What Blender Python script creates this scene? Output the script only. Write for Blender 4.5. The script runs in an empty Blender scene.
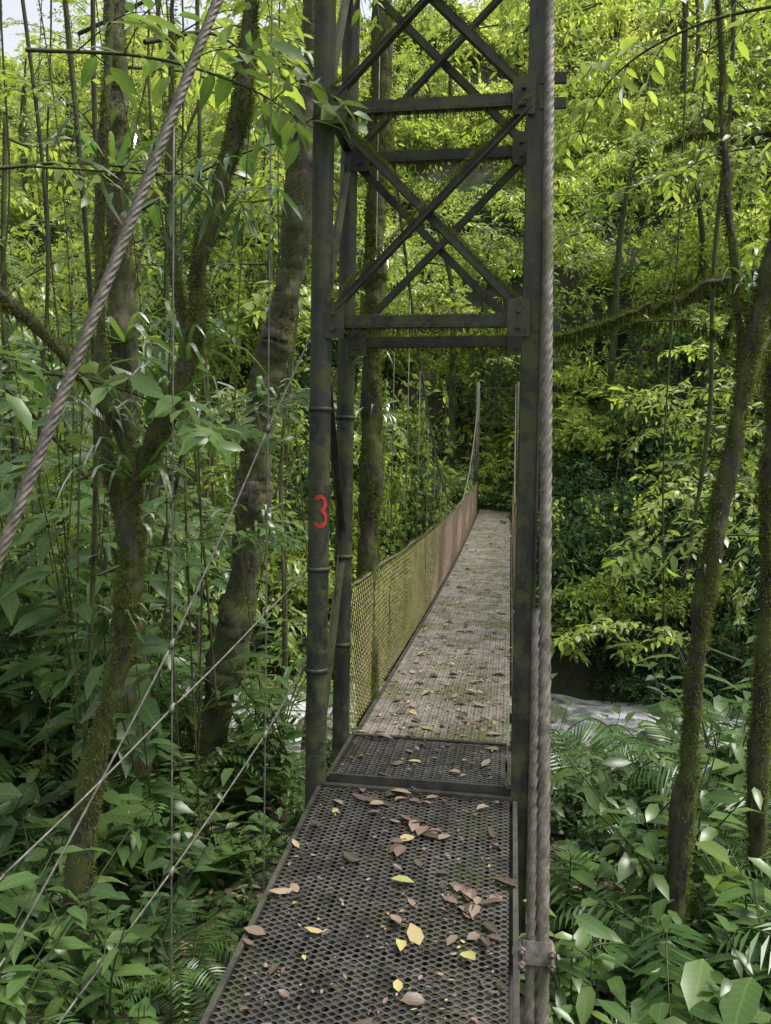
import bpy, bmesh, math, numpy as np
from mathutils import Vector, Matrix, noise
rng=np.random.default_rng(11)
U=rng.uniform
scene=bpy.context.scene
COL=scene.collection

# ---------------------------------------------------------------- helpers
def nrm(a):
    a=np.asarray(a,float)
    return a/np.maximum(np.linalg.norm(a,axis=-1,keepdims=True),1e-9)
class MB:
    def __init__(s): s.v=[];s.uv=[];s.f=[];s.n=0
    def add(s,v,f,mat=0,smooth=False,uv=None):
        v=np.asarray(v,float).reshape(-1,3)
        s.v.append(v)
        s.uv.append(np.zeros((len(v),3)) if uv is None else uv)
        for ff in (f if isinstance(f,list) else [f]):
            s.f.append((np.asarray(ff,np.int64)+s.n,mat,smooth))
        s.n+=len(v)
    def mesh(s,name,mats):
        me=bpy.data.meshes.new(name)
        V=np.concatenate(s.v); UV=np.concatenate(s.uv)
        loops=np.concatenate([f.ravel() for f,_,_ in s.f])
        tot=np.concatenate([np.full(len(f),f.shape[1]) for f,_,_ in s.f])
        mi=np.concatenate([np.full(len(f),m) for f,m,_ in s.f])
        sm=np.concatenate([np.full(len(f),k) for f,_,k in s.f])
        me.vertices.add(len(V)); me.vertices.foreach_set("co",V.ravel())
        me.loops.add(len(loops)); me.loops.foreach_set("vertex_index",loops.astype(np.int32))
        me.polygons.add(len(tot))
        st=np.concatenate([[0],np.cumsum(tot)[:-1]])
        me.polygons.foreach_set("loop_start",st.astype(np.int32))
        me.polygons.foreach_set("material_index",mi.astype(np.int32))
        me.polygons.foreach_set("use_smooth",sm.astype(bool))
        for m in mats: me.materials.append(m)
        me.update(calc_edges=True)
        a=me.attributes.new("luv",'FLOAT_VECTOR','POINT')
        a.data.foreach_set("vector",UV.ravel())
        return me
def obj(name,me,parent=None,M=None):
    o=bpy.data.objects.new(name,me); COL.objects.link(o)
    if parent is not None: o.parent=parent
    if M is not None: o.matrix_world=M
    return o
def empty(name):
    o=bpy.data.objects.new(name,None); COL.objects.link(o); o.empty_display_size=.2; return o
def leaves(mb,P,D,N,L,W,mat=0,droop=.25,fold=.2,simple=False):
    P=np.asarray(P,float).reshape(-1,3); n=len(P)
    D=nrm(np.broadcast_to(D,(n,3))); N=np.broadcast_to(N,(n,3))
    S=nrm(np.cross(D,N)); N=np.cross(S,D)
    L=np.broadcast_to(L,n)[:,None]; W=np.broadcast_to(W,n)[:,None]; dr=np.broadcast_to(droop,n)[:,None]; fold=np.broadcast_to(fold,n)[:,None]
    def pt(t,w,side):
        return P+D*L*t-N*dr*L*t*t+S*W*w*.5*side+N*W*w*.5*fold*abs(side)
    if simple:
        V=np.stack([pt(0,0,0),pt(.45,1,-1),pt(.45,1,1),pt(1,0,0)],1)
        uv=np.tile(np.array([[0,0,0],[.45,-1,0],[.45,1,0],[1,0,0]],float),(n,1))
        b=(np.arange(n)*4)[:,None]
        mb.add(V,np.concatenate([b+[0,2,3],b+[0,3,1]]),mat,False,uv)
    else:
        V=np.stack([pt(0,0,0),pt(.28,.85,-1),pt(.28,.85,0),pt(.28,.85,1),pt(.65,.85,-1),pt(.65,.85,0),pt(.65,.85,1),pt(1,0,0)],1)
        uv=np.tile(np.array([[0,0,0],[.28,-1,0],[.28,0,0],[.28,1,0],[.65,-1,0],[.65,0,0],[.65,1,0],[1,0,0]],float),(n,1))
        b=(np.arange(n)*8)[:,None]
        mb.add(V,[np.concatenate([b+[0,2,1],b+[0,3,2],b+[4,5,7],b+[5,6,7]]),np.concatenate([b+[1,2,5,4],b+[2,3,6,5]])],mat,True,uv)
def cat(pts,n):
    p=np.asarray(pts,float); m=len(p)
    if m==2:
        t=np.linspace(0,1,n)[:,None]; return p[0]*(1-t)+p[1]*t
    q=np.vstack([2*p[0]-p[1],p,2*p[-1]-p[-2]])
    t=np.linspace(0,m-1-1e-6,n); i=t.astype(int); f=(t-i)[:,None]
    a,b,c,d=q[i],q[i+1],q[i+2],q[i+3]
    return .5*((2*b)+(-a+c)*f+(2*a-5*b+4*c-d)*f*f+(-a+3*b-3*c+d)*f**3)
def frames(p):
    T=nrm(np.gradient(p,axis=0))
    ax=np.abs(T.mean(0)); ref=np.zeros(3); ref[int(np.argmin(ax))]=1
    A=nrm(np.cross(T,ref)); B=np.cross(T,A); return T,A,B
def tube(mb,p,r,sides=8,mat=0,bump=0.,smooth=True,cap=True):
    p=np.asarray(p,float); n=len(p); r=np.broadcast_to(r,n)
    T,A,B=frames(p)
    th=np.linspace(0,2*math.pi,sides,endpoint=False)
    R=r[:,None]*np.ones(sides)
    if bump:
        k=np.arange(n)[:,None]
        ph=U(0,6,4)
        R=R*(1+bump*(np.sin(th*2+k*.35+ph[0])*.5+np.sin(th*3-k*.6+ph[1])*.4+rng.normal(0,.35,(n,sides))))
    V=p[:,None]+R[...,None]*(np.cos(th)[None,:,None]*A[:,None]+np.sin(th)[None,:,None]*B[:,None])
    i=np.arange(n-1)[:,None]*sides; j=np.arange(sides)[None]; j2=(j+1)%sides
    F=np.stack([i+j,i+j2,i+sides+j2,i+sides+j],-1).reshape(-1,4)
    fl=[F]
    if cap: fl+= [np.arange(sides)[None][:, ::-1],(np.arange(sides)+(n-1)*sides)[None]]
    mb.add(V,fl,mat,smooth)
def rope(mb,a,b,r,pitch=.22,lobes=6,mat=0,step=.018,sag=0.):
    a=np.array(a,float);b=np.array(b,float); Ln=np.linalg.norm(b-a); n=int(Ln/step)+2
    t=np.linspace(0,1,n)[:,None]; p=a*(1-t)+b*t; p[:,2]-=sag*4*(t[:,0]*(1-t[:,0]))
    T,A,B=frames(p); sides=lobes*4
    th=np.linspace(0,2*math.pi,sides,endpoint=False)
    R=r*(.76+.26*np.abs(np.cos(th*lobes/2)))
    tw=(t[:,0]*Ln/pitch*2*math.pi)[:,None]
    V=p[:,None]+R[None,:,None]*(np.cos(th+tw)[...,None]*A[:,None]+np.sin(th+tw)[...,None]*B[:,None])
    i=np.arange(n-1)[:,None]*sides; j=np.arange(sides)[None]; j2=(j+1)%sides
    mb.add(V,np.stack([i+j,i+j2,i+sides+j2,i+sides+j],-1).reshape(-1,4),mat,True)
def box(mb,a,b,w,h,mat=0,up=(0,0,1),off=(0,0)):
    a=np.array(a,float);b=np.array(b,float);T=nrm(b-a);S=nrm(np.cross(T,up));N=np.cross(S,T)
    V=[]
    for p in(a,b):
        for s,k in((-1,-1),(1,-1),(1,1),(-1,1)): V.append(p+S*(s*w/2+off[0])+N*(k*h/2+off[1]))
    mb.add(V,np.array([[0,1,2,3],[7,6,5,4],[0,4,5,1],[1,5,6,2],[2,6,7,3],[3,7,4,0]]),mat)
def angle(mb,a,b,s=.05,t=.007,mat=0,up=(0,0,1),fl=1):
    box(mb,a,b,s,t,mat,up,(0,-s/2)); box(mb,a,b,t,s,mat,up,(fl*(s/2-t/2),t/2+.001))

# ---------------------------------------------------------------- materials
def newmat(name):
    m=bpy.data.materials.new(name); m.use_nodes=True; nt=m.node_tree; nt.nodes.clear()
    return m,nt,nt.nodes,nt.links
def ramp(nd,cols):
    r=nd.new('ShaderNodeValToRGB'); e=r.color_ramp.elements
    while len(e)<len(cols): e.new(.5)
    for el,(p,c) in zip(e,cols): el.position=p; el.color=(*c,1)
    return r
def mth(nd,lk,op,a,b=None,clamp=False):
    m=nd.new('ShaderNodeMath'); m.operation=op; m.use_clamp=clamp
    for i,x in enumerate((a,b)):
        if x is None: continue
        if isinstance(x,(int,float)): m.inputs[i].default_value=x
        else: lk.new(x,m.inputs[i])
    return m.outputs[0]
def mix(nd,lk,f,a,b,bt='MIX'):
    m=nd.new('ShaderNodeMix'); m.data_type='RGBA'; m.blend_type=bt
    for s,x in((m.inputs[0],f),(m.inputs[6],a),(m.inputs[7],b)):
        if isinstance(x,(int,float)): s.default_value=x
        elif isinstance(x,tuple): s.default_value=(*x,1)
        else: lk.new(x,s)
    return m.outputs[2]
def leafmat(name,cols,trans=.45,tcol=1.6,rough=.35,vein=True,gloss=.07,isl=.5):
    m,nt,nd,lk=newmat(name)
    g=nd.new('ShaderNodeNewGeometry'); oi=nd.new('ShaderNodeObjectInfo')
    v=mth(nd,lk,'ADD',mth(nd,lk,'MULTIPLY',g.outputs['Random Per Island'],isl),mth(nd,lk,'MULTIPLY',oi.outputs['Random'],1-isl))
    r=ramp(nd,cols); lk.new(v,r.inputs[0]); c=r.outputs[0]
    if vein:
        at=nd.new('ShaderNodeAttribute'); at.attribute_name='luv'
        sx=nd.new('ShaderNodeSeparateXYZ'); lk.new(at.outputs['Vector'],sx.inputs[0])
        ab=mth(nd,lk,'ABSOLUTE',sx.outputs[1])
        mid=mth(nd,lk,'LESS_THAN',ab,.07)
        w=mth(nd,lk,'SINE',mth(nd,lk,'SUBTRACT',mth(nd,lk,'MULTIPLY',sx.outputs[0],62.),mth(nd,lk,'MULTIPLY',ab,9.)))
        w=mth(nd,lk,'MULTIPLY',mth(nd,lk,'GREATER_THAN',w,.86),.3)
        f=mth(nd,lk,'MAXIMUM',mth(nd,lk,'MULTIPLY',mid,.5),w)
        c=mix(nd,lk,f,c,mix(nd,lk,.5,c,(.25,.32,.08)))
    p=nd.new('ShaderNodeBsdfDiffuse'); lk.new(c,p.inputs[0])
    t=nd.new('ShaderNodeBsdfTranslucent')
    lk.new(mix(nd,lk,1.,c,(tcol*1.25,tcol*1.22,tcol*.7),'MULTIPLY'),t.inputs[0])
    ms=nd.new('ShaderNodeMixShader'); ms.inputs[0].default_value=trans
    lk.new(p.outputs[0],ms.inputs[1]); lk.new(t.outputs[0],ms.inputs[2]); out=ms
    if gloss:
        gl=nd.new('ShaderNodeBsdfGlossy'); gl.inputs['Roughness'].default_value=rough; gl.inputs[0].default_value=(.95,.97,.95,1)
        fr=nd.new('ShaderNodeLayerWeight'); fr.inputs[0].default_value=.2
        m2=nd.new('ShaderNodeMixShader'); lk.new(mth(nd,lk,'ADD',mth(nd,lk,'MULTIPLY',fr.outputs['Fresnel'],.45),gloss*.4),m2.inputs[0])
        lk.new(ms.outputs[0],m2.inputs[1]); lk.new(gl.outputs[0],m2.inputs[2]); out=m2
    o=nd.new('ShaderNodeOutputMaterial'); lk.new(out.outputs[0],o.inputs[0]); return m
def surf(name,c1,c2,moss,mossamt=.5,scale=6.,rough=.7,bump=.4,metal=0.,mscale=2.5,spec=.4,topmoss=False,dist=.02,stretch=None,det=4):
    m,nt,nd,lk=newmat(name)
    tc=nd.new('ShaderNodeTexCoord'); mp=nd.new('ShaderNodeMapping'); lk.new(tc.outputs['Object'],mp.inputs[0])
    if stretch: mp.inputs['Scale'].default_value=stretch
    a=nd.new('ShaderNodeTexNoise'); a.inputs['Scale'].default_value=scale; a.inputs['Detail'].default_value=det; a.inputs['Roughness'].default_value=.7
    b=nd.new('ShaderNodeTexNoise'); b.inputs['Scale'].default_value=mscale; b.inputs['Detail'].default_value=det; b.inputs['Roughness'].default_value=.75
    lk.new(mp.outputs[0],a.inputs[0]); lk.new(tc.outputs['Object'],b.inputs[0])
    r=ramp(nd,[(.35,c1),(.65,c2)]); lk.new(a.outputs[0],r.inputs[0])
    bf=b.outputs[0]
    if topmoss:
        g=nd.new('ShaderNodeNewGeometry'); s=nd.new('ShaderNodeSeparateXYZ'); lk.new(g.outputs['Normal'],s.inputs[0])
        bf=mth(nd,lk,'ADD',bf,mth(nd,lk,'MULTIPLY',s.outputs[2],.14))
    mr=nd.new('ShaderNodeMapRange'); lk.new(bf,mr.inputs[0]); mr.inputs[1].default_value=.70-mossamt*.45; mr.inputs[2].default_value=.82-mossamt*.45
    col=mix(nd,lk,mr.outputs[0],r.outputs[0],mix(nd,lk,a.outputs[0],tuple(x*.5 for x in moss),tuple(x*1.4 for x in moss)))
    p=nd.new('ShaderNodeBsdfPrincipled'); lk.new(col,p.inputs['Base Color'])
    p.inputs['Metallic'].default_value=metal; p.inputs['Specular IOR Level'].default_value=spec
    rr=mth(nd,lk,'ADD',mth(nd,lk,'MULTIPLY',mr.outputs[0],.25),rough,True); lk.new(rr,p.inputs['Roughness'])
    if bump:
        bp=nd.new('ShaderNodeBump'); bp.inputs['Strength'].default_value=bump; bp.inputs['Distance'].default_value=dist
        lk.new(a.outputs[0],bp.inputs['Height']); lk.new(bp.outputs[0],p.inputs['Normal'])
    o=nd.new('ShaderNodeOutputMaterial'); lk.new(p.outputs[0],o.inputs[0]); return m

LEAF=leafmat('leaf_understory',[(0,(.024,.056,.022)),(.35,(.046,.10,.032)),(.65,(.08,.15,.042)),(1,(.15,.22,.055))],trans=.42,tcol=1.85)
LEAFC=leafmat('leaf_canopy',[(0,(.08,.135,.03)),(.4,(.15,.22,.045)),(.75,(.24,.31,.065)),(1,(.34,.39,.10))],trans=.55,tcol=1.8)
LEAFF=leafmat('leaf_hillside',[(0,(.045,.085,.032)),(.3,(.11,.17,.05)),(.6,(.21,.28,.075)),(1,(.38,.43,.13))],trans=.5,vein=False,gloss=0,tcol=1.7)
LEAFP=leafmat('leaf_haze_tint',[(0,(.11,.16,.055)),(.4,(.25,.32,.11)),(1,(.48,.52,.22))],trans=.5,vein=False,gloss=0,tcol=1.6)  # paled leaves: atmospheric haze put into the colour
LEAFD=leafmat('leaf_shade_tint',[(0,(.015,.036,.02)),(.5,(.042,.080,.038)),(1,(.10,.155,.065))],trans=.4,vein=False,gloss=0,tcol=1.6)  # darker, cooler leaf copy: shade of the lower bank put into the colour
FERN=leafmat('fern_leaf',[(0,(.04,.095,.028)),(.6,(.075,.165,.042)),(1,(.15,.25,.055))],trans=.45,vein=False,tcol=1.7)
DEAD=leafmat('dead_leaf',[(0,(.035,.022,.022)),(.25,(.08,.05,.045)),(.5,(.14,.09,.085)),(.76,(.22,.155,.13)),(.9,(.28,.21,.15)),(.96,(.42,.36,.14)),(1,(.14,.20,.06))],trans=.12,tcol=1.,rough=.4,isl=1.)
MOSSB=leafmat('moss_tuft',[(0,(.04,.055,.014)),(.5,(.09,.11,.028)),(1,(.19,.20,.06))],trans=.35,vein=False,gloss=0)
STEM=surf('green_stem',(.03,.045,.015),(.06,.08,.02),(.05,.07,.02),.4,rough=.5,bump=0,det=2)
BARK=surf('mossy_bark',(.010,.008,.006),(.050,.040,.028),(.060,.072,.020),.64,scale=14,rough=.75,bump=1.,mscale=5,stretch=(1,1,.35))
BARKL=surf('lichen_bark',(.022,.018,.013),(.12,.10,.075),(.065,.08,.026),.56,scale=12,rough=.8,bump=1.,mscale=4,stretch=(1,1,.3))
STEEL=surf('algae_painted_steel',(.011,.013,.010),(.044,.045,.033),(.062,.072,.026),.52,scale=9,rough=.48,bump=.3,mscale=6,spec=.35,topmoss=True,dist=.004,stretch=(1,1,.25))
FRAME=surf('deck_edge_steel',(.02,.02,.018),(.06,.056,.048),(.05,.055,.025),.30,scale=9,rough=.5,bump=0,mscale=6,spec=.35)
GRATE=surf('expanded_steel',(.036,.035,.034),(.11,.10,.095),(.055,.058,.03),.36,scale=8,rough=.34,bump=0,metal=.25,mscale=3)
GRATEF=surf('worn_expanded_steel',(.10,.09,.078),(.24,.215,.185),(.10,.105,.05),.48,scale=5,rough=.6,bump=0,mscale=1.5)
WIRE=surf('galvanised_wire',(.09,.085,.075),(.20,.19,.165),(.08,.09,.03),.30,scale=20,rough=.5,bump=0,metal=.2,mscale=8)
ROPE=surf('wire_rope_steel',(.045,.04,.033),(.16,.14,.115),(.07,.075,.035),.45,scale=25,rough=.6,bump=.3,mscale=5,dist=.002)
NET=surf('mossy_net_wire',(.24,.21,.09),(.44,.39,.18),(.28,.29,.07),.45,scale=8,rough=.7,bump=0,mscale=1.6)
NET2=surf('pinkish_net_wire',(.36,.24,.19),(.55,.42,.34),(.27,.25,.10),.25,scale=8,rough=.7,bump=0,mscale=1.6)  # pinkish brown wire for the farther part of the net
GROUND=surf('forest_floor',(.014,.010,.007),(.045,.033,.024),(.022,.038,.013),.55,scale=9,rough=.85,bump=.8,mscale=.8,dist=.05)
ROCK=surf('river_rock',(.07,.068,.06),(.20,.19,.17),(.06,.08,.03),.45,scale=5,rough=.6,bump=.6,mscale=2,topmoss=True)
RED=surf('red_paint',(.36,.02,.02),(.50,.035,.03),(.10,.05,.03),.3,scale=30,rough=.5,bump=0,mscale=20)
def watermat():
    m,nt,nd,lk=newmat('stream_water')
    tc=nd.new('ShaderNodeTexCoord'); n=nd.new('ShaderNodeTexNoise'); n.inputs['Scale'].default_value=1.6; n.inputs['Detail'].default_value=7; n.inputs['Roughness'].default_value=.75
    lk.new(tc.outputs['Object'],n.inputs[0]); r=ramp(nd,[(.40,(.10,.115,.115)),(.60,(.60,.60,.64))]); lk.new(n.outputs[0],r.inputs[0])
    p=nd.new('ShaderNodeBsdfPrincipled'); lk.new(r.outputs[0],p.inputs[0]); p.inputs['Roughness'].default_value=.3
    b=nd.new('ShaderNodeBump'); b.inputs['Strength'].default_value=.8; b.inputs['Distance'].default_value=.2; lk.new(n.outputs[0],b.inputs['Height']); lk.new(b.outputs[0],p.inputs['Normal'])
    o=nd.new('ShaderNodeOutputMaterial'); lk.new(p.outputs[0],o.inputs[0]); return m
WATER=watermat()

# ---------------------------------------------------------------- terrain
def sm(a,b,t):
    t=np.clip((t-a)/(b-a),0,1); return t*t*(3-2*t)
def H(x,y):
    x=np.asarray(x,float);y=np.asarray(y,float)
    yy=y+.12*x
    s=sm(6,13.2,yy)
    z=-1.0-3.4*s
    z=z+.03*np.maximum(0,np.abs(x)-10)*(1-s)
    d=np.maximum(0,yy-20.3); hill=np.minimum(d*1.0,38+0*d)
    k=np.exp(-((x-.3)/3.0)**2); land=np.where(yy>24.6,4.5+np.maximum(0,yy-29)*1.15,hill); hill=hill*(1-k)+np.minimum(hill,land)*k
    z=z+hill
    n=.16*np.sin(x*.9+1.3*np.sin(y*.7))+.13*np.sin(y*1.1+1.7*np.sin(x*.5))+.05*np.sin(x*3.1+y*2.3)
    return z+n*(.5+.5*sm(1,4,np.abs(x)))+.9*sm(26,38,yy)*np.sin(x*.35+y*.2)
xs=np.concatenate([np.linspace(-150,-25,40)[:-1],np.linspace(-25,20,180),np.linspace(20,150,40)[1:]])
ys=np.concatenate([np.linspace(-100,-4,24)[:-1],np.linspace(-4,60,256),np.linspace(60,180,30)[1:]])
X,Y=np.meshgrid(xs,ys); Z=H(X,Y)
mb=MB(); nx=len(xs); i=np.arange(len(ys)-1)[:,None]*nx+np.arange(nx-1)[None]
mb.add(np.stack([X,Y,Z],-1),np.stack([i,i+1,i+nx+1,i+nx],-1).reshape(-1,4),0,True)
obj('ground',mb.mesh('ground',[GROUND]))
mb=MB(); xs2=np.linspace(-40,30,90); ys2=np.linspace(-4.5,4.5,14)
X2,Yo=np.meshgrid(xs2,ys2); Y2=16.8-.12*X2+Yo; Z2=-4.0+.06*np.sin(X2*2+Yo*3)+.05*np.sin(X2*5)
nx=90; i=np.arange(13)[:,None]*nx+np.arange(nx-1)[None]
mb.add(np.stack([X2,Y2,Z2],-1),np.stack([i,i+1,i+nx+1,i+nx],-1).reshape(-1,4),0,True)
obj('stream',mb.mesh('stream',[WATER]))
bp_=empty('stream_boulders')
for k in range(3):
    bm=bmesh.new(); bmesh.ops.create_icosphere(bm,subdivisions=3,radius=1)
    for v in bm.verts:
        n=noise.noise(v.co*1.1+Vector((k*7,0,0)))*.55+noise.noise(v.co*3+Vector((k*7,3,0)))*.15
        v.co=v.co*(1+n); v.co.z*=.7
    me=bpy.data.meshes.new('boulder'); bm.to_mesh(me); bm.free(); me.materials.append(ROCK)
    for p in me.polygons:p.use_smooth=True
    for q in range(26):
        x=U(-16,9); y=16.8-.12*x+U(-4,4); s=U(.2,.6)
        obj('boulder',me,bp_,Matrix.Translation((x,y,-4.0+U(-.1,.1)*s))@Matrix.Rotation(U(0,6.3),4,'Z')@Matrix.Scale(s,4))

# ---------------------------------------------------------------- plant meshes
UP=np.array([0,0,1.])
def shrub(ns=8,h=.8,L0=.2,mat=LEAF,wr=.42,lpn=8,lean=(.15,.75)):
    mb=MB()
    for k in range(ns):
        az=U(0,6.283); ln=U(*lean); hh=h*U(.6,1.1)
        d=np.array([math.cos(az),math.sin(az),0])
        p=cat([[0,0,-.1],d*ln*hh*.3+UP*hh*.5,d*ln*hh*.9+UP*hh],12)+np.array([U(-.08,.08),U(-.08,.08),0])
        tube(mb,p,np.linspace(.009,.003,12),4,1,cap=False)
        n=lpn; t=np.linspace(.25,1,n); idx=(t*11).astype(int); P=p[idx]
        a=az+np.arange(n)*2.4+U(-.4,.4,n)
        D=np.stack([np.cos(a),np.sin(a),U(-.15,.45,n)],-1)
        N=UP+rng.normal(0,.25,(n,3))
        L=L0*U(.6,1.25,n); leaves(mb,P,D,N,L,L*wr*U(.8,1.2,n),0,U(.15,.6,n),.25)
    return mb.mesh('shrub',[mat,STEM])
def fern(nf=9,L0=.8,wr=.22,mat=FERN):
    mb=MB()
    for k in range(nf):
        az=k*6.283/nf+U(-.3,.3); d=np.array([math.cos(az),math.sin(az),0]); L=L0*U(.7,1.15)
        p=cat([[0,0,0],d*L*.35+UP*L*U(.35,.6),d*L*.75+UP*L*U(.35,.6),d*L*1.05+UP*L*U(.05,.35)],26)
        tube(mb,p,np.linspace(.006,.002,26),3,1,cap=False)
        T,A,B=frames(p); S_=nrm(np.cross(T,UP)); t=np.linspace(0,1,26)
        for s in(-1,1):
            sl=slice(3,26); n=23
            ln=L*wr*np.sin(np.clip(t[sl]*1.02,.05,1)**.8*math.pi*.93+.15)
            leaves(mb,p[sl],S_[sl]*s+T[sl]*.35+UP*-.1+rng.normal(0,.04,(n,3)),np.cross(S_[sl],T[sl])+rng.normal(0,.1,(n,3)),np.maximum(ln,.02),L*.032,0,.2,.1,True)
    return mb.mesh('fern',[mat,STEM])
def palm(nf=8,L0=1.4):
    mb=MB()
    for k in range(nf):
        az=k*6.283/nf+U(-.3,.3); d=np.array([math.cos(az),math.sin(az),0]); L=L0*U(.8,1.15)
        p=cat([[0,0,0],d*L*.2+UP*L*U(.45,.7),d*L*.6+UP*L*U(.65,.85),d*L*1.0+UP*L*U(.3,.6)],40)
        tube(mb,p,np.linspace(.012,.003,40),4,1,cap=False)
        T,A,B=frames(p); S_=nrm(np.cross(T,UP)); t=np.linspace(0,1,40); sl=slice(10,40); n=30
        for s in(-1,1):
            ln=L*.3*np.sin((t[sl]-.2)*math.pi*.95/.8+.35)+.05
            leaves(mb,p[sl],S_[sl]*s+T[sl]*.55+UP*-.15,np.cross(S_[sl],T[sl]),ln,.026,0,.35,.25)
    return mb.mesh('palm',[FERN,STEM])
def spray(L0=.13,nl=10,mat=LEAFC,main=1.5,wr=.38,br=11,hang=0.,droop=(.1,.5)):
    mb=MB()
    p=cat([[0,0,0],[main*.4,U(-.1,.1),.12],[main*.75,U(-.15,.15),.08],[main,U(-.2,.2),-.12]],24)
    tube(mb,p,np.linspace(.013,.003,24),4,1,cap=False)
    for k in range(br):
        i0=3+int(k*20.9/br); s=1 if k%2 else -1
        L=main*.42*(1-.5*k/br)*U(.7,1.2)
        d=nrm([U(.3,.9),s,U(-.25,.3)])
        q=cat([p[i0],p[i0]+d*L*.5+UP*.03,p[i0]+d*L-UP*L*U(.05,.35)],10)
        tube(mb,q,np.linspace(.005,.002,10),3,1,cap=False)
        n=nl; t=np.linspace(.2,1,n); P=q[(t*9).astype(int)]+rng.normal(0,.01,(n,3))
        sd=np.where(np.arange(n)%2,1,-1)[:,None]; dn=nrm(np.cross(d,UP))
        D=d*U(.3,1.,(n,1))+dn*sd*U(.5,1,(n,1))+UP*(U(-.7,.15,(n,1))-hang)
        LL=L0*U(.6,1.25,n)
        leaves(mb,P,D,UP+rng.normal(0,.35,(n,3)),LL,LL*wr,0,U(*droop,n),.2)
    return mb.mesh('leafy_branch',[mat,BARK])
def dome(nb=30,nl=50,L0=.2,mat=LEAFF,R=2.,flat=.95,w=(.35,.55)):
    mb=MB()
    for k in range(nb):
        d=nrm(rng.normal(0,1,3)); d[2]=abs(d[2])*1.1-.35; c=d*R*U(.35,1.0)*np.array([1,1,flat]); r=R*U(.12,.40)
        n=nl; q=nrm(rng.normal(0,1,(n,3))); q[:,2]=np.abs(q[:,2])*1.1-.4
        P=c+q*r*U(.4,1.15,(n,1))*np.array([1,1,.75])
        D=q*np.array([1,1,.1])+UP*U(-.9,.3,(n,1))+rng.normal(0,.4,(n,3)); LL=L0*U(.5,1.5,n)
        leaves(mb,P,D,UP+rng.normal(0,.55,(n,3)),LL,LL*U(*w,n),0,.2,.2,True)
        tube(mb,np.array([[0,0,-.3],c*.6,c]),[.03,.015,.006],3,1,cap=False)
    return mb.mesh('foliage',[mat,BARK])
def curtain(nv=16,H_=2.4,L0=.12,mat=LEAFF):
    mb=MB()
    for k in range(nv):
        x,y=U(-1,1),U(-.3,.3); h=H_*U(.4,1.)
        p=cat([[x,y,0],[x+U(-.1,.1),y+U(-.1,.1),-h*.5],[x+U(-.15,.15),y,-h]],14)
        tube(mb,p,.006,3,1,cap=False); n=26; t=U(0,1,n); P=p[(t*13).astype(int)]+rng.normal(0,.03,(n,3))
        LL=L0*U(.5,1.4,n)
        leaves(mb,P,rng.normal(0,.7,(n,3))-UP*.6,rng.normal(0,.5,(n,3))+np.array([0,-1,.5]),LL,LL*.5,0,.2,.2,True)
    return mb.mesh('climber_curtain',[mat,BARK])
def straps(n=14,L0=.6,mat=LEAF):
    mb=MB()
    for k in range(n):
        az=U(0,6.283); d=np.array([math.cos(az),math.sin(az),U(.2,1.2)]); d=nrm(d); L=L0*U(.6,1.2)
        p=cat([[0,0,0],d*L*.5,d*L*.85-UP*L*.18,d*L*1.05-UP*L*.6],7); S_=nrm(np.cross(d,UP))
        w=.02*np.array([.7,1,1.1,1,.8,.5,.05])[:,None]
        V=np.concatenate([p-S_*w,p+S_*w]); i=np.arange(6)[:,None]
        uv=np.zeros((14,3)); uv[:7,1]=-1; uv[7:,1]=1
        mb.add(V,i+[0,1,8,7],0,True,uv)
    return mb.mesh('strap_leaves',[mat])
SHR=[shrub(),shrub(6,.6,.26),shrub(10,1.0,.16,lpn=11),shrub(5,.5,.32,wr=.5,lpn=5),shrub(9,.7,.13,wr=.5,lpn=14)]
SHB=[shrub(9,1.4,.34,wr=.34,lpn=9),shrub(7,1.6,.28,wr=.3,lpn=12)]
SAP=[shrub(3,3.4,.30,wr=.40,lpn=20,lean=(.05,.3)),shrub(4,2.8,.40,wr=.40,lpn=13,lean=(.1,.35)),shrub(3,3.8,.18,wr=.45,lpn=34,lean=(.05,.3)),shrub(5,2.4,.5,wr=.28,lpn=8,lean=(.1,.5))]
FER=[fern(),fern(7,1.,.2)]
PAL=[palm(),palm(6,1.2)]
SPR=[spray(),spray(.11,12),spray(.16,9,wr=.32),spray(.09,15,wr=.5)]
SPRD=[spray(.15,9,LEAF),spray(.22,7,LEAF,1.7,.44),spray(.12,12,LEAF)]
SPRL=[spray(.34,6,LEAF,1.7,.13,hang=.4,droop=(.3,.8),br=9)]
DOM=[dome(),dome(30,60,.15),dome(34,45,.24,w=(.2,.4)),dome(40,45,.18)]
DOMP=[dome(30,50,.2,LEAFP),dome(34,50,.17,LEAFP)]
DOMD=[dome(30,50,.2,LEAFD),dome(34,55,.16,LEAFD)]
CUR=[curtain(),curtain(20,3.2,.15),curtain(18,2.8,.13,LEAFD)]
STR=[straps(),straps(18,.8)]
def inst(mesh,parent,loc,s=1.,rz=None,tilt=.15,name='plant',pitch=0.):
    rz=U(0,6.283) if rz is None else rz
    M=Matrix.Translation(loc)@Matrix.Rotation(rz,4,'Z')@Matrix.Rotation(pitch+rng.normal(0,tilt),4,'Y')@Matrix.Rotation(rng.normal(0,tilt),4,'X')@Matrix.Diagonal((s,s,s*U(.85,1.15),1))
    return obj(name,mesh,parent,M)
pick=lambda L:L[int(rng.integers(len(L)))]
CAMX,CAMZ=.449,1.69
# site coordinates: metres to the right of / ahead of the photographer's standpoint, height above deck
def S(lat,d,z): return np.array([CAMX+lat*.988-d*.153,lat*.153+d*.988,z])
# openings in the bank vegetation through which the stream shows
def gap(x,y,w=.02):
    q=(x-CAMX)/y
    return y>7.5 and any(abs(q-g)<w for g in (.165,-.27,-.385))

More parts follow.
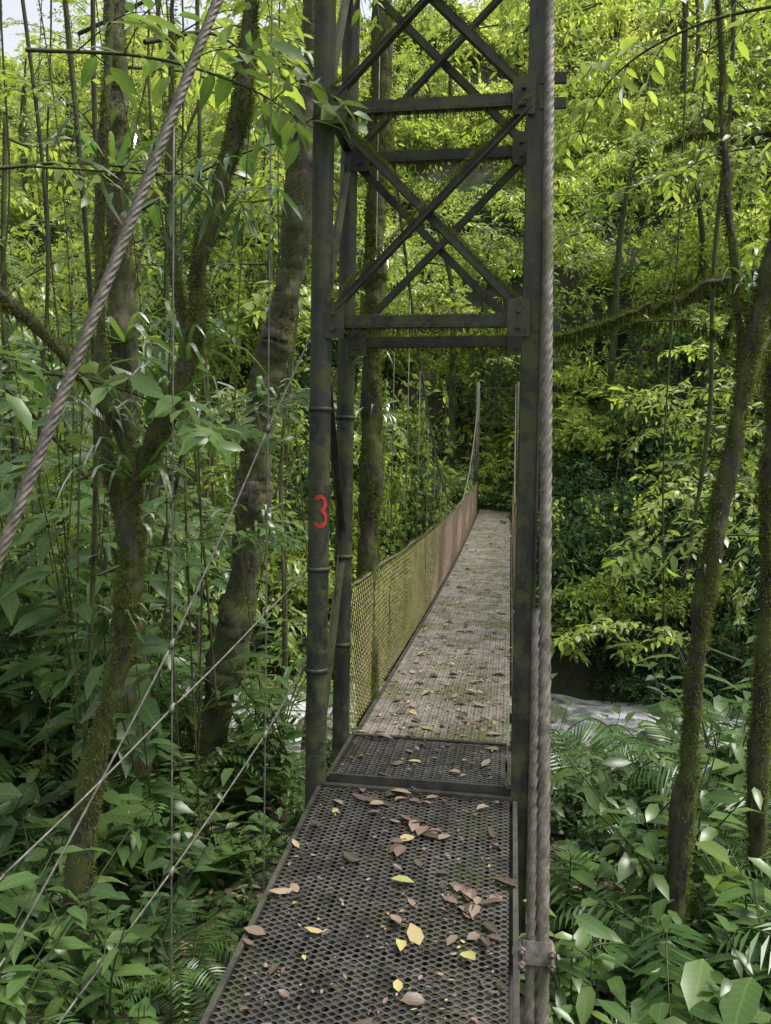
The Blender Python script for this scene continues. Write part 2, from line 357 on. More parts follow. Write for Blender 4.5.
ug=empty('undergrowth')
def in_bridge(x,y,m=.95): return abs(x)<m and y<26
c=0
while c<600:
    y=U(.6,14); x=U(-.75*y-3.5,.42*y+3.2)
    if in_bridge(x,y,.9 if y<8 else .7) : continue
    if math.hypot(x-CAMX,y)<1.3: continue
    if y<4 and abs(x)<1.25 and U(0,1)<.6: continue
    if gap(x,y): continue
    me=pick(SHR+SHR+FER); s=U(.55,1.15)
    if abs(x)<1.3 and y<6: s*=.6
    if y>6 and U(0,1)<.3: me=pick(SHB)
    inst(me,ug,(x,y,float(H(x,y))-.03),s,name='shrub'); c+=1
for k in range(250):   # small herbs and ferns carpeting the near bank
    y=U(1.4,8); x=U(-4,-.72) if k<130 else U(.8,3.6)
    inst(pick(SHR+FER),ug,(x,y,float(H(x,y))-.05),U(.28,.6),name='herb')
for k in range(350):
    y=U(9,24); x=U(-.8*y-2,.42*y+3)
    if 12.8<y+.12*x<20.2 and U(0,1)<.78: continue
    if gap(x,y) and y<19.5: continue
    if abs(x)<.9 and y>22: continue
    inst(pick(SHB+SHR+FER),ug,(x,y,float(H(x,y))-.05),U(.8,1.4),name='shrub')
for k in range(62):   # tall saplings
    if k<44: y=U(4.6,13); x=U(-.8*y-.5,-1.45-.1*y)
    else: y=U(5.5,13); x=U(2.2+.1*y,.42*y+2.2)
    if gap(x,y,.03): continue
    inst(pick(SAP),ug,(x,y,float(H(x,y))-.1),U(.7,1.25),tilt=.08,name='sapling')
for n,(lat,d,z,s) in enumerate([(1.75,6.3,-1.5,.75),(2.9,8.0,-2,1.0),(-2.6,7.5,-1.6,.9)]):
    inst(pick(PAL),None,tuple(S(lat,d,z)),s,tilt=.08,name='palm_plant')
for lat,d,z,s in [(.62,2.45,-.62,.62),(1.0,2.75,-.8,.8),(1.4,2.9,-.85,.85),(.85,3.4,-.9,.8),(1.25,3.7,-.9,.8),(1.8,3.6,-.9,.9),(1.1,4.6,-.95,.9),(1.9,4.9,-1,1.0),(2.3,5.8,-1.2,1.1),(-1.25,3.4,-.95,.8),(-1.9,3.9,-1,.9),(-1.7,4.8,-1,1.1),(-2.6,5.,-1,1.2)]:
    inst(pick([SHR[0],SHR[1],SHR[3]]),None,tuple(S(lat,d,z)),s,name='broadleaf_plant')
for lat,d,z,s in [(1.05,3.1,-.9,.6),(1.55,4.2,-.95,.8),(.9,4.9,-1.,.8),(2.1,4.3,-.95,.8),(-.95,3.9,-1.,.6),(-1.6,3.2,-.95,.7)]:
    inst(pick(FER),None,tuple(S(lat,d,z)),s,name='fern')

# ---------------------------------------------------------------- trees
def mosstuft(mb,p,r,n,mat=2,L=(.012,.03),hang=0.,cover=-.6):
    i=rng.integers(0,len(p),n); T,A,B=frames(p); th=U(0,6.283,n)
    d=np.cos(th)[:,None]*A[i]+np.sin(th)[:,None]*B[i]
    j=np.minimum(i+1,len(p)-1); f=U(0,1,(n,1)); rr=np.broadcast_to(r,len(p))
    keep=(np.sin(i*.21+th*1.0)+np.sin(i*.083+th*2+1.)+rng.normal(0,.5,n))>cover
    P=(p[i]*(1-f)+p[j]*f+d*(rr[i]*.92)[:,None])[keep]; d=d[keep]; n=len(P)
    leaves(mb,P,d+rng.normal(0,.5,(n,3)),rng.normal(0,1,(n,3)),U(*L,n),U(.004,.010,n),mat,.1,.2,True)
    if hang:
        m=int(n*hang); k=rng.integers(0,len(p),m)
        P=p[k]+rng.normal(0,.4,(m,3))*rr[k][:,None]
        leaves(mb,P,np.array([0,0,-1.])+rng.normal(0,.12,(m,3)),rng.normal(0,1,(m,3)),U(.03,.16,m),U(.005,.012,m),mat,.05,.2,True)
def tree(name,stems,mats,moss=1.):
    mb=MB()
    for q,(pts,r0,r1) in enumerate(stems):
        Ln=sum(np.linalg.norm(np.array(a)-np.array(b)) for a,b in zip(pts[:-1],pts[1:]))
        n=max(8,int(Ln/.04)); p=cat(pts,n); p[1:-1]+=np.cumsum(rng.normal(0,.0035,(n-2,3)),0)*np.array([1,1,0])
        r=np.linspace(r0,r1,n)*(1+.13*np.sin(np.arange(n)*.14+U(0,6))+.08*np.sin(np.arange(n)*.37+U(0,6)))
        if q==0: r=r*(1+.8*np.exp(-np.arange(n)*.04/.25))
        tube(mb,p,r,16,0,.14)
        mosstuft(mb,p,r,int(Ln*r0*36000*moss),hang=.06,L=(.012,.038),cover=-.2)
    return obj(name,mb.mesh(name,mats))
BM=[BARK,BARK,MOSSB]; LM=[BARKL,BARK,MOSSB]
tree('mossy_tree',[([S(-1.60,4,-1.15),S(-1.50,4,-.1),S(-1.34,4,.6),S(-1.27,4,1.1),S(-1.25,4,1.54),S(-1.0,4.05,2.19),S(-.9,4.1,2.79),S(-.75,4.2,3.54),S(-.70,4.3,4.3),S(-.5,4.4,6.5)],.060,.032),
 ([S(-1.25,4,1.5),S(-1.33,3.95,1.89),S(-1.63,3.9,2.29),S(-1.93,3.8,2.54),S(-2.5,3.7,3.0)],.036,.022),
 ([S(-1.28,4,1.0),S(-1.5,4.2,1.9),S(-1.62,4.4,2.9),S(-1.6,4.5,4.2),S(-1.7,4.6,6.)],.032,.02),
 ([S(-1.0,4.05,2.2),S(-1.15,4.3,2.9),S(-1.2,4.5,4.5)],.025,.012)],BM,1.2)
tree('leaning_tree',[([S(-1.75,7,-1.9),S(-1.5,7,-.6),S(-1.19,7,.9),S(-1.08,7,2.3),S(-.88,7,3.61),S(-.75,7,5.8),S(-.6,7,10)],.16,.10)],LM,.4)
tree('lichen_tree',[([S(-1.8,6,-1.5),S(-1.86,6,.3),S(-1.95,6,1.84),S(-2.05,6,3.7),S(-2.1,6,5.2),S(-2.2,6,9)],.11,.07)],LM,.6)
tree('mossy_sapling',[([S(1.50,4,-1.1),S(1.53,4,-.2),S(1.58,4,.5),S(1.6,4,1.04),S(1.68,4,1.64),S(1.75,4,2.29),S(1.86,4,2.8),S(1.93,4.05,3.44),S(2.1,4.2,4.8)],.048,.036),
 ([S(1.75,4,2.25),S(1.70,4.1,3.0),S(1.66,4.2,4.1),S(1.6,4.3,6)],.02,.014),
 ([S(1.66,4,1.6),S(1.9,4.2,2.3),S(2.3,4.4,2.7)],.022,.014)],BM,1.4)
tree('mossy_sapling',[([S(2.25,4.6,-1.1),S(2.22,4.6,1),S(2.2,4.6,2.5),S(2.3,4.6,5)],.055,.035)],BM,1.2)
tree('moss_covered_trunk',[([np.array([-.56,6.0,-2.2]),np.array([-.555,6.0,0]),np.array([-.56,6.02,2.5]),np.array([-.53,6.05,4.5]),np.array([-.45,6.1,9])],.08,.07)],BM,1.4)
mb=MB()
def bough(pts,a,b,ms,hang):
    p=cat(pts,70); p[1:-1]+=np.cumsum(rng.normal(0,.022,(68,3)),0)*np.sin(np.linspace(0,math.pi,68))[:,None]
    r=np.linspace(a,b,70); tube(mb,p,r,9,0,.15); mosstuft(mb,p,r,ms,hang=hang,L=(.02,.07)); return p
bough([S(1.5,8,3.0),S(2.4,8,3.2),S(3.4,8.2,3.6),S(4.8,8.5,3.9)],.008,.035,4200,1.)
bough([S(2.4,8,3.2),S(2.9,7.8,3.1),S(3.3,7.7,3.25)],.006,.015,1600,1.)
bough([S(3.0,9,5.3),S(3.6,9,5.6),S(4.3,9,5.5),S(5,9.2,6.0)],.006,.03,2500,1.)
p=cat([S(4.9,8.5,-3),S(4.8,8.5,2),S(4.8,8.5,5),S(5,9,10)],60); tube(mb,p,np.linspace(.2,.12,60),12,0,.06)
obj('mossy_branching_tree',mb.mesh('mossy_branching_tree',BM))

ft=empty('forest_trees')
def stree(x,y,h,r,ns,mats,sprs,zmin=1.2,sc=(1,1.8)):
    z0=float(H(x,y))-.2; mb=MB(); lx,ly=rng.normal(0,.5,2)
    p=cat([[x,y,z0],[x+lx*.3+U(-.15,.15),y+ly*.3,z0+h*.35],[x+lx*.4+U(-.3,.3),y+ly,z0+h*.7],[x+lx*1.5,y+ly,z0+h]],int(h/.15)+6)
    rr=np.linspace(r,r*.35,len(p)); tube(mb,p,rr,8,0,.12); mosstuft(mb,p,rr,int(h*r*1800),hang=.2,L=(.02,.05))
    obj('trunk',mb.mesh('trunk',mats),ft)
    for k in range(ns):
        t=U(zmin/h,1); i=int(t*(len(p)-1))
        if abs(p[i][0])<1.6 and p[i][2]<4.5 and y<25: continue
        inst(pick(sprs),ft,tuple(p[i]),U(*sc),tilt=.3,name='leafy_branch')
for k in range(30):
    y=U(5,20); x=U(-.85*y-1,-1.9-.05*y)
    if abs(x+1.4)<.6 and y<7: continue
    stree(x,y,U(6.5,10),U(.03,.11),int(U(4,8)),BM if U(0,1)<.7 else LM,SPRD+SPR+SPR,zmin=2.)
for k in range(8):
    y=U(9,21); x=U(2.6+.12*y,.45*y+3)
    stree(x,y,U(7,10),U(.03,.08),int(U(6,10)),BM,SPR,zmin=5.)
for k in range(46):
    y=U(20,48); x=U(-.9*y-2,.5*y+4)
    if abs(x)<1.8 and y<30: continue
    stree(x,y,U(7,13),U(.10,.24),8,BM,SPR,zmin=3,sc=(2,3.2))
for x,y,r in ((-1.6,28.5,.16),(2.0,29.,.13),(.9,30.5,.2),(-.6,31,.12),(3.6,27.5,.15)):
    stree(x,y,U(9,12),r,7,BM,SPR,zmin=3.5,sc=(1.6,2.4))
for k in range(9):
    sd=-1 if k<4 else 1; y0=U(10,15); z0=U(.52,.72)*y0+1.7
    a=np.array([sd*(U(5,8) if sd<0 else U(5,7)),y0,z0-.5]); b=np.array([U(-1.5,1.5),y0+U(-1,1),z0+U(-.3,.5)])
    mb=MB(); p=cat([a,(a+b)/2+[0,0,.6],b],40); r=np.linspace(.03,.008,40); tube(mb,p,r,7,0,.1); mosstuft(mb,p,r,900,hang=.5)
    obj('bough',mb.mesh('bough',BM),ft)
    for q in range(9):
        i=int(U(6,39)); inst(pick(SPR),ft,tuple(p[i]),U(.9,1.5),tilt=.3,name='leafy_branch')
hf=empty('hillside_foliage')
for k in range(800):
    y=20.8+45*U(0,1)**1.15; x=U(-.88*y-4,.48*y+5)
    if abs(x)<1.5 and y<29: continue
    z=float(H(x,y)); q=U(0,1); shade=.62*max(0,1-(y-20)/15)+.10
    L_=DOMP if q<(y-27)/20 else (DOMD if U(0,1)<shade else DOM)  # haze-tinted clumps up the slope, shade-tinted ones more often low down
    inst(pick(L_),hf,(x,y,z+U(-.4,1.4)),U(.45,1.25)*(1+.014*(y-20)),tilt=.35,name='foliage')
for k in range(60):
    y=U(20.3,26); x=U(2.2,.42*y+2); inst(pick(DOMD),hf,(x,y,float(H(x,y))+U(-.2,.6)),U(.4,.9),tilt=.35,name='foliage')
for k in range(30):
    y=U(26.6,30); x=U(-1.8,2.4); inst(pick(DOMD+DOM[:1]),hf,(x,y,float(H(x,y))+.2),U(.35,.65)*(1+(y-26.6)*.12),name='foliage')
for k in range(6):
    inst(CUR[2],hf,(U(-1.2,1.8),U(27,30),U(4.5,6.5)),U(.8,1.3),tilt=.05,rz=U(-.6,.6),name='climber_curtain')
for k in range(100):
    y=U(21,45); x=U(-.85*y,.45*y)
    if abs(x)<1.8 and y<30: continue
    inst(pick(CUR),hf,(x,y,float(H(x,y))+U(2.5,7)),U(.8,1.8),tilt=.05,rz=U(-.6,.6),name='climber_curtain')
for k in range(44):
    y=U(8,20); x=U(-.9*y-3,-.35*y-2.)
    if 13.<y+.12*x<19.6 or gap(x,y,.05): continue
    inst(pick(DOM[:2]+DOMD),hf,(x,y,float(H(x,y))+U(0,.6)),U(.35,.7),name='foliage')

oh=empty('overhanging_branches')
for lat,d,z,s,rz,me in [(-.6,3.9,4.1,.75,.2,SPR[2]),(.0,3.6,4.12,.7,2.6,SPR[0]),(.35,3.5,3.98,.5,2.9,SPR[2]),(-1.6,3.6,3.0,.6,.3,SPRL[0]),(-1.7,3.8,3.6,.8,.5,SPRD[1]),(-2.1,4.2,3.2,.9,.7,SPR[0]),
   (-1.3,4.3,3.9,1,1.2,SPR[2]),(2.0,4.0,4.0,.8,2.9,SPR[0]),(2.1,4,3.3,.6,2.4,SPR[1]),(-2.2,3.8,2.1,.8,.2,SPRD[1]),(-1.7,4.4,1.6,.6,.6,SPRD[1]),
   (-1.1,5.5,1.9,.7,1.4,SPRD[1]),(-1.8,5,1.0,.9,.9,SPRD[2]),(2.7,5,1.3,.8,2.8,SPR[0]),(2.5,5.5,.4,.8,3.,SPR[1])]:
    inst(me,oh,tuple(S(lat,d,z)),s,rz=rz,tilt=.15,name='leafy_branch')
ep=empty('epiphytes')
for lat,d,z,s in [(-1.25,4,1.6,.6),(-1.0,4.05,2.2,.6),(-1.95,6,2.6,1.),(-.9,4.1,2.9,.5),(-1.08,7,2.2,.9),(-2.05,6,3.8,1.1),(-1.4,4.,1.9,.5),(1.8,4,2.6,.4),(-.75,7,4.8,1.),(-1.9,6,1.2,.8),(-1.15,7,1.2,.7),(-1.3,4,.9,.35),(-1.1,4.03,2.0,.5),(1.62,4,1.2,.25)]:
    inst(pick(STR),ep,tuple(S(lat,d,z)),s,name='strap_leaves')
for z in (2.1,2.5,3.2): inst(pick(STR),ep,(-.60,6.1,z),.4,name='strap_leaves')
mb=MB()
for k in range(44):
    lat=U(-3.6,-.35) if k<38 else U(1.6,3.4); d=U(4.6,9); a=S(lat*d/5,d,7+U(0,2)); b=S(lat*d/5+U(-.9,.9),d+U(-.4,.4),U(-1,.5))
    if abs(a[0])<1 or abs(b[0])<1: continue
    m=(a+b)/2+np.array([U(-.35,.35),U(-.2,.2),0]); p=cat([a,(a+m)/2+[U(-.15,.15),0,0],m,(m+b)/2+[U(-.2,.2),0,0],b],60)
    r=U(.004,.010) if k%5 else U(.015,.024); tube(mb,p,r,6,0,.12)
    if k%2: mosstuft(mb,p,r,1100,hang=.1)
obj('hanging_lianas',mb.mesh('hanging_lianas',BM))

# ---------------------------------------------------------------- bridge
bridge=empty('suspension_footbridge')
def dz(y): return .00165*(y-8.5)**2-.07
def grating(y0,y1,x0,x1,zf,lw,sw,sp,th=.006,sides=True):
    mb=MB(); nxp=int((x1-x0)/lw*4)+1
    xx=x0+np.arange(nxp)*lw/4
    xx=xx[xx<=x1]; nxp=len(xx)
    wave=np.array([0,0,1,1])[np.arange(nxp)%4]*1.0
    rows=int((y1-y0)/sp)
    for k in range(rows):
        for s in(1,-1):
            yy=y0+k*sp+sp/2+s*(sp/2-sw*.35)*wave
            z=zf(yy)
            a=np.stack([xx,yy-sw/2,z],-1); b=np.stack([xx,yy+sw/2,z+(.0015 if s>0 else 0)],-1)
            i=np.arange(nxp-1)[:,None]
            if sides:
                a2=a-[0,0,th]; b2=b-[0,0,th]
                mb.add(np.concatenate([a,b,a2,b2]),np.concatenate([i+[0,1,nxp+1,nxp],i+[2*nxp,2*nxp+1,1,0],i+[nxp,nxp+1,3*nxp+1,3*nxp]]),0)
            else: mb.add(np.concatenate([a,b]),i+[0,1,nxp+1,nxp],0)
    return mb
rampz=lambda y:-.1*(4.10-y)
obj('access_ramp_grating',grating(-1.2,4.08,-.5,.5,rampz,.052,.0085,.030).mesh('ramp',[GRATE]),bridge)
obj('threshold_grating',grating(4.16,4.80,-.46,.47,lambda y:.04+0*y,.052,.0085,.030).mesh('plate',[GRATE]),bridge)
obj('deck_grating',grating(4.84,10,-.5,.5,dz,.052,.011,.030).mesh('deck',[GRATEF]),bridge)
obj('deck_grating_far',grating(10,26.5,-.5,.5,dz,.052,.017,.034,sides=False).mesh('deck2',[GRATEF]),bridge)
mb=MB()
for s in(-1,1):
    box(mb,(s*.515,-1.2,rampz(-1.2)-.02),(s*.515,4.08,rampz(4.08)-.02),.022,.06)
    box(mb,(s*.485,4.14,.01),(s*.485,4.82,.01),.022,.06)
    for a in np.arange(4.84,26.3,1.0): box(mb,(s*.515,a,dz(a)-.015),(s*.515,a+1,dz(a+1)-.015),.022,.05)
box(mb,(-.5,4.10,-.005),(.5,4.10,-.005),.035,.04); box(mb,(-.47,4.145,.03),(.47,4.145,.03),.02,.05); box(mb,(-.47,4.82,.02),(.47,4.82,.02),.03,.06)
for a in np.arange(-1,4,.8): box(mb,(-.53,a,rampz(a)-.075),(.53,a,rampz(a)-.075),.05,.05)
for a in np.arange(4.9,26,1.0): box(mb,(-.62,a,dz(a)-.07),(.62,a,dz(a)-.07),.05,.06)
for s in(-1,1):
    for a in(-.8,1.2,3.0): tube(mb,np.array([[s*.5,a,-1.6],[s*.5,a,rampz(a)-.1]]),.035,10)
obj('deck_frame',mb.mesh('deck_frame',[FRAME]),bridge)
TH=5.6
mb=MB(); LX=.545
for s in(-1,1):
    for yy,r in((4.12,.056),(4.77,.052)):
        p=cat([[s*LX,yy,-1.7],[s*LX,yy,TH]],90)
        if s<0: tube(mb,p,r,20,0,.012)
        else:
            if yy<4.5: box(mb,(s*LX-.01,yy,-1.7),(s*LX-.01,yy,TH),.085,.05,0,(0,1,0)); box(mb,(s*LX+.04,yy+.01,-1.7),(s*LX+.04,yy+.01,TH),.012,.10,0,(0,1,0))
            else: tube(mb,p,r,20,0,.012)
        for zz in (.62,1.16,2.0):
            if s<0: tube(mb,np.array([[s*LX,yy,zz-.012],[s*LX,yy,zz+.012]]),r+.006,20)
        if s<0: mosstuft(mb,p,r,8000,mat=1,L=(.006,.014),cover=.4)
for yy in(4.12,4.77):
    for z in(2.45,3.53,4.6,5.5):
        angle(mb,(-LX+.05,yy,z),(LX-.05,yy,z),.05,.008)
    for z0,z1 in((2.47,3.53),(3.55,4.6),(4.62,5.5)):
        angle(mb,(-LX+.05,yy-.03,z0+.03),(LX-.05,yy-.03,z1-.03),.045,.007,0,(0,-1,0))
        angle(mb,(LX-.05,yy+.03,z0+.03),(-LX+.05,yy+.03,z1-.03),.04,.007,0,(0,1,0))
    for z in(2.45,3.53,4.6):
        for s in(-1,1):
            box(mb,(s*(LX-.075),yy-.046,z-.085),(s*(LX-.075),yy-.046,z+.10),.11,.008,0,(0,1,0))
            for q in (-.04,.04): tube(mb,np.array([[s*(LX-.075),yy-.068,z+q],[s*(LX-.075),yy-.05,z+q]]),.011,6,smooth=False)
for s in(-1,1):
    for z0,z1 in((.1,1.2),(1.25,2.4),(2.45,3.5),(3.55,4.6),(4.6,5.5)):
        f=z0>1.2 and z0<2; a,b=(4.15,4.74) if not f else (4.74,4.15)
        angle(mb,(s*LX,a,z0),(s*LX,b,z1),.035,.006,0,(1,0,0))
    for z in(2.45,3.53,4.6,5.55): angle(mb,(s*LX,4.17,z+.06),(s*LX,4.72,z+.06),.045,.007)
    box(mb,(s*LX,4.0,TH+.03),(s*LX,4.9,TH+.03),.16,.06)
    tube(mb,np.array([[s*LX-.04,4.45,TH+.1],[s*LX+.04,4.45,TH+.1]]),.1,20)
for z in(3.5,3.62,2.42): box(mb,(LX+.0,4.10,z),(LX+.13,4.10,z),.02,.05)
for yy in(4.12,4.77):
    for z in(2.45,3.53):
        n=4200; P=np.stack([U(-LX+.05,LX-.05,n),yy+U(-.025,.025,n),np.full(n,z-.02)+rng.choice([0,.045],n)],-1)
        leaves(mb,P,UP+rng.normal(0,.7,(n,3)),rng.normal(0,1,(n,3)),U(.008,.026,n),U(.003,.007,n),1,.1,.2,True)
        n=340; P=np.stack([U(-LX+.05,LX-.05,n),yy+U(-.02,.02,n),np.full(n,z-.02)],-1)
        leaves(mb,P,-UP+rng.normal(0,.2,(n,3)),rng.normal(0,1,(n,3)),U(.02,.07,n),U(.003,.007,n),1,.1,.2,True)
for z0 in(2.52,3.6):
    for sgn,a,b in((1,-LX+.05,LX-.05),(-1,LX-.05,-LX+.05)):
        n=2400; t=U(0,1,n); P=np.stack([a+(b-a)*t,4.10+.03*-sgn+U(-.02,.02,n),z0+.99*t+U(.0,.03,n)],-1)
        leaves(mb,P,UP+rng.normal(0,.7,(n,3)),rng.normal(0,1,(n,3)),U(.008,.02,n),U(.003,.007,n),1,.1,.2,True)
obj('tower',mb.mesh('tower',[STEEL,MOSSB]),bridge)
mb=MB(); R=.058
def arc(cx,cz,r,a0,a1,n):
    a=np.radians(np.linspace(a0,a1,n)); return [(cx+r*.75*math.cos(q),cz+r*math.sin(q)) for q in a]
pa=np.array(arc(0,.04,.036,150,-80,14)+arc(0,-.036,.042,80,-150,14)); tt=nrm(np.gradient(pa,axis=0)); nn=np.stack([-tt[:,1],tt[:,0]],-1)*(.0095+.002*np.sin(np.arange(len(pa))*.9)[:,None])
a0=math.atan2(-4.12,.449+LX)+.12
def wrap(q):
    th=a0+q[:,0]/R; return np.stack([-LX+R*1.045*np.cos(th),4.12+R*1.045*np.sin(th),1.47+q[:,1]],-1)
V=np.concatenate([wrap(pa-nn),wrap(pa+nn)]); m=len(pa); i=np.arange(m-1)[:,None]
mb.add(V,i+[0,1,m+1,m],0); obj('painted_number_three',mb.mesh('n3',[RED]),bridge)
mb=MB()
def stay(t): return np.array([-.55-.38*t,4.3-.77*t,5.72-2.02*t])
rope(mb,stay(0),stay(3.3),.023,.26)
def rstay(y,x=.575): return np.array([x,y,.13+2.66*(y-2.2)])
rope(mb,rstay(4.3,.56),rstay(1.75,.577),.021,.26)
rope(mb,rstay(2.62,.545),rstay(1.78,.539),.016,.24)
for y in(2.27,1.95):
    c=rstay(y,.557); d=nrm(rstay(3)-rstay(2))
    box(mb,c-d*.03,c+d*.03,.08,.045,0,(0,1,0))
    for q in(-.018,.018):
        tube(mb,cat([c+d*q+[-.042,-.05,0],c+d*q+[-.042,.02,0],c+d*q+[0,.042,0],c+d*q+[.042,.02,0],c+d*q+[.042,-.05,0]],14),.007,6)
        for s in(-.042,.042): tube(mb,np.array([c+d*q+[s,-.045,0],c+d*q+[s,-.03,0]]),.012,6,smooth=False)
obj('anchor_cables',mb.mesh('anchor_cables',[ROPE]),bridge)
mb=MB()
def wire(pts,r=.004):
    for a,b in zip(pts[:-1],pts[1:]):
        L=np.linalg.norm(np.array(b)-np.array(a)); t=np.linspace(0,1,14)[:,None]; p=np.array(a)*(1-t)+np.array(b)*t; p[:,2]-=.012*L*4*(t*(1-t))[:,0]
        tube(mb,p,r,6)
def knot(p):
    tube(mb,np.array([[p[0],p[1]-.012,p[2]-.018],[p[0],p[1]+.012,p[2]+.018]]),.012,7)
    wire([p,(p[0]+U(.02,.06),p[1],p[2]+U(.01,.05))],.003)
def g(t,z): q=stay(t); return (q[0],q[1],z)
A=[(-LX-.05,4.12,1.16),g(.54,.96),g(1.24,.61),g(2.15,.17),g(3.2,-.5)]
B=[(-LX-.05,4.12,.68),g(.54,.33),g(1.24,-.14),g(1.8,-.47),g(2.6,-.95)]
C=[(-LX-.05,4.12,2.4),g(.54,1.89),g(1.24,.9),g(2.15,-.15),g(3,-.8)]
for w_ in(A,B,C): wire(w_,.0048)
for t in(.54,1.24):
    wire([tuple(stay(t)),g(t,-.9)],.0038)
for q in(A[1],A[2],B[1],B[2],C[1],C[2],tuple(stay(.54)),tuple(stay(1.24))): knot(q)
obj('ramp_guard_wires',mb.mesh('guard_wires',[WIRE]),bridge)
Y0,Y1=4.77,25.2
def mc(y):
    t=(y-Y0)/(Y1-Y0); base=5.7*(1-t)+4.4*t; return base-4*t*(1-t)*4.05
mb=MB(); mn=MB()
for s in(-1,1):
    yy=np.linspace(Y0,Y1,80); p=np.stack([np.full(80,s*(.56)),yy,mc(yy)],-1); tube(mb,p,.014,8,0)
    if s<0: mosstuft(mb,p,.014,1500,mat=1,hang=.15)
    yy=np.linspace(4.8,25.2,60); zt=dz(yy)+.98+.012*np.sin(yy*3.1)
    p=np.stack([np.full(60,s*.57),yy,zt],-1); tube(mb,p,.012,8,0); mosstuft(mb,p,.014,6000,mat=1,hang=.1)
    for y in np.arange(5.9,25,1.0):
        tube(mb,np.array([[s*.57,y,dz(y)-.07],[s*.565,y,max(mc(y),dz(y)+.98)]]),.005,6,0)
    pitch=.08; hgt=.96
    for k in range(int((20.4+hgt)/pitch)):
        for dd in(-1,1):
            ys0=4.82-hgt+k*pitch if dd>0 else 4.82+k*pitch
            v=np.linspace(0,1,9); y=ys0+dd*v*hgt
            ok=(y>=4.8)&(y<=25.2)
            if ok.sum()<2: continue
            v=v[ok];y=y[ok]; p=np.stack([s*(.55+.004*dd)+.02*np.sin(y*2.1)*np.sin(v*3)*s,y,dz(y)+v*hgt],-1)
            tube(mn,p,.0024 if y.mean()<11 else .003,4,0 if y.mean()+U(-2,2)<11 else 1,cap=False,smooth=False)
obj('main_cables',mb.mesh('main_cables',[ROPE,MOSSB]),bridge)
obj('side_net',mn.mesh('side_net',[NET,NET2]),bridge)
mb=MB()
for s in(-1,1):
    tube(mb,np.array([[s*.62,25.4,-1],[s*.62,25.4,4.5]]),.055,12)
    tube(mb,np.array([[s*.62,26.1,-1],[s*.62,26.1,4.5]]),.055,12)
for z in(3.2,4.3): angle(mb,(-.6,25.4,z),(.6,25.4,z),.05,.008)
angle(mb,(-.6,25.37,3.2),(.6,25.37,4.3),.045,.007,0,(0,-1,0)); angle(mb,(.6,25.43,3.2),(-.6,25.43,4.3),.045,.007,0,(0,1,0))
obj('far_tower',mb.mesh('far_tower',[STEEL]),bridge)

# fallen leaves
mb=MB()
def scat(n,y0,y1,zf,L,x0=-.48,x1=.48):
    x=U(x0,x1,n); y=U(y0,y1,n)
    th=U(0,6.283,n); P=np.stack([x,y,zf(y)+.008+U(0,.006,n)],-1)
    LL=L[0]+(L[1]-L[0])*U(0,1,n)**1.6
    leaves(mb,P,np.stack([np.cos(th),np.sin(th),U(-.02,.12,n)],-1),UP+rng.normal(0,.15,(n,3)),LL,LL*U(.35,.7,n),0,U(-.25,.2,n),U(-.3,.7,n))
scat(70,1.8,4.08,rampz,(.03,.12)); scat(420,1.8,4.08,rampz,(.008,.03))
scat(24,4.18,4.8,lambda y:.04+0*y,(.03,.10),-.44,.44); scat(90,4.18,4.8,lambda y:.04+0*y,(.01,.03),-.44,.44)
for n,y0,y1 in((150,4.9,8),(220,8,14),(300,14,25)): scat(n,y0,y1,dz,(.03,.12)); scat(n*7,y0,y1,dz,(.012,.04))
for cx,cy,m in((.28,3.25,11),(.34,3.1,7),(.0,3.6,6),(-.15,4.0,10),(.1,3.75,5)):
    th=U(0,6.283,m); y=np.minimum(cy+rng.normal(0,.06,m),4.07); P=np.stack([cx+rng.normal(0,.09,m),y,rampz(y)+.01+np.arange(m)*.001],-1); LL=U(.06,.12,m)
    leaves(mb,P,np.stack([np.cos(th),np.sin(th),U(0,.1,m)],-1),UP+rng.normal(0,.12,(m,3)),LL,LL*U(.4,.7,m),0,.1,.2)
obj('fallen_leaves',mb.mesh('fallen_leaves',[DEAD]))
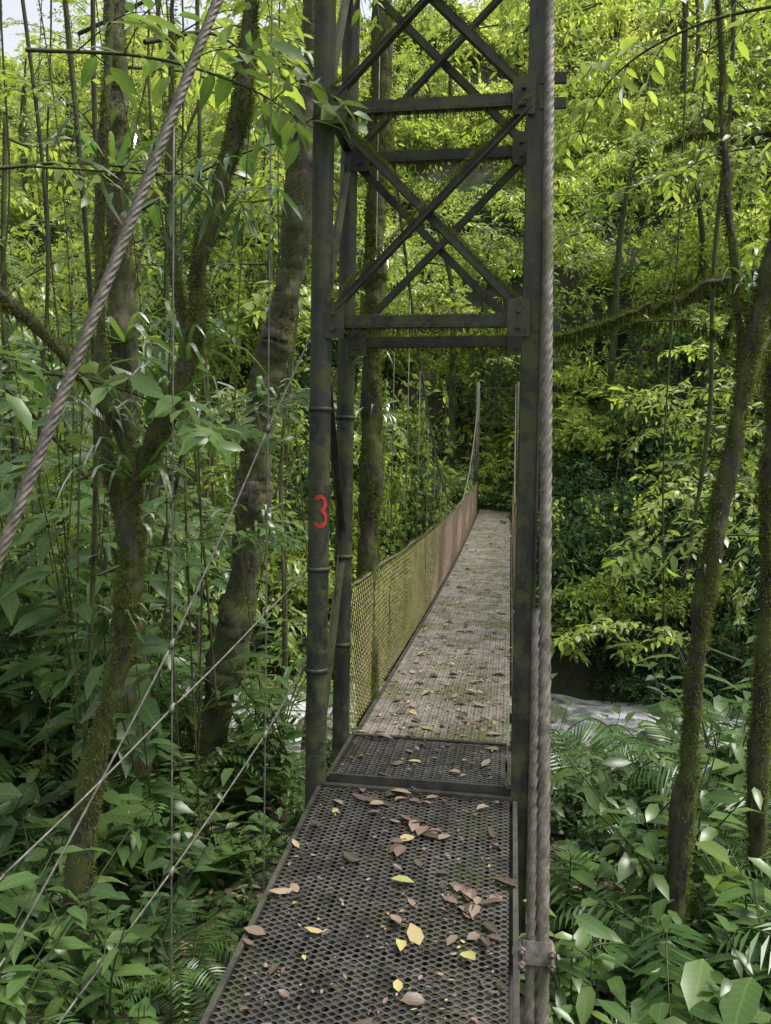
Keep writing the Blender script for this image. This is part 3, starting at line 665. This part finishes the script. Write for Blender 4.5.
mb=MB(); n=9000; y=U(0,13,n); x=U(-.8,.5,n)*y+U(-2.5,2.5,n); th=U(0,6.283,n); LL=U(.05,.14,n)
leaves(mb,np.stack([x,y,H(x,y)+U(.01,.04,n)],-1),np.stack([np.cos(th),np.sin(th),U(-.1,.2,n)],-1),UP+rng.normal(0,.25,(n,3)),LL,LL*.45,0,.1,.2,False)
obj('leaf_litter',mb.mesh('leaf_litter',[DEAD]))

# ---------------------------------------------------------------- light, sky, camera
w=bpy.data.worlds.new("World"); scene.world=w; w.use_nodes=True; nt=w.node_tree
sk=nt.nodes.new('ShaderNodeTexSky'); sk.sky_type='NISHITA'; sk.sun_disc=False
el,az=math.radians(64),math.radians(85)
sk.sun_elevation=el; sk.sun_rotation=az; sk.air_density=1.2; sk.dust_density=3
hs=nt.nodes.new('ShaderNodeHueSaturation'); hs.inputs['Saturation'].default_value=.25; hs.inputs['Value'].default_value=1.8
bg=nt.nodes['Background']; bg.inputs[1].default_value=.15; nt.links.new(sk.outputs[0],hs.inputs['Color']); nt.links.new(hs.outputs[0],bg.inputs[0])
sd=bpy.data.lights.new('sun','SUN'); sd.energy=5.0; sd.angle=math.radians(20); sd.color=(1,.95,.85)
so=bpy.data.objects.new('sun',sd); COL.objects.link(so)
dirv=Vector((math.sin(az)*math.cos(el),math.cos(az)*math.cos(el),math.sin(el)))
so.rotation_euler=dirv.to_track_quat('Z','Y').to_euler()
cd=bpy.data.cameras.new('camera'); co=bpy.data.objects.new('camera',cd); COL.objects.link(co)
cd.sensor_fit='VERTICAL'; cd.sensor_height=36; cd.lens=800/1024*36; cd.clip_start=.05; cd.clip_end=500
co.matrix_world=Matrix.Translation((CAMX,0,CAMZ))@Matrix.Rotation(math.radians(8.8),4,'Z')@Matrix.Rotation(math.radians(87),4,'X')@Matrix.Rotation(.017,4,'Z')
scene.camera=co
scene.view_settings.view_transform='Standard'; scene.view_settings.look='None'; scene.view_settings.exposure=0
print('objects',len(bpy.data.objects))
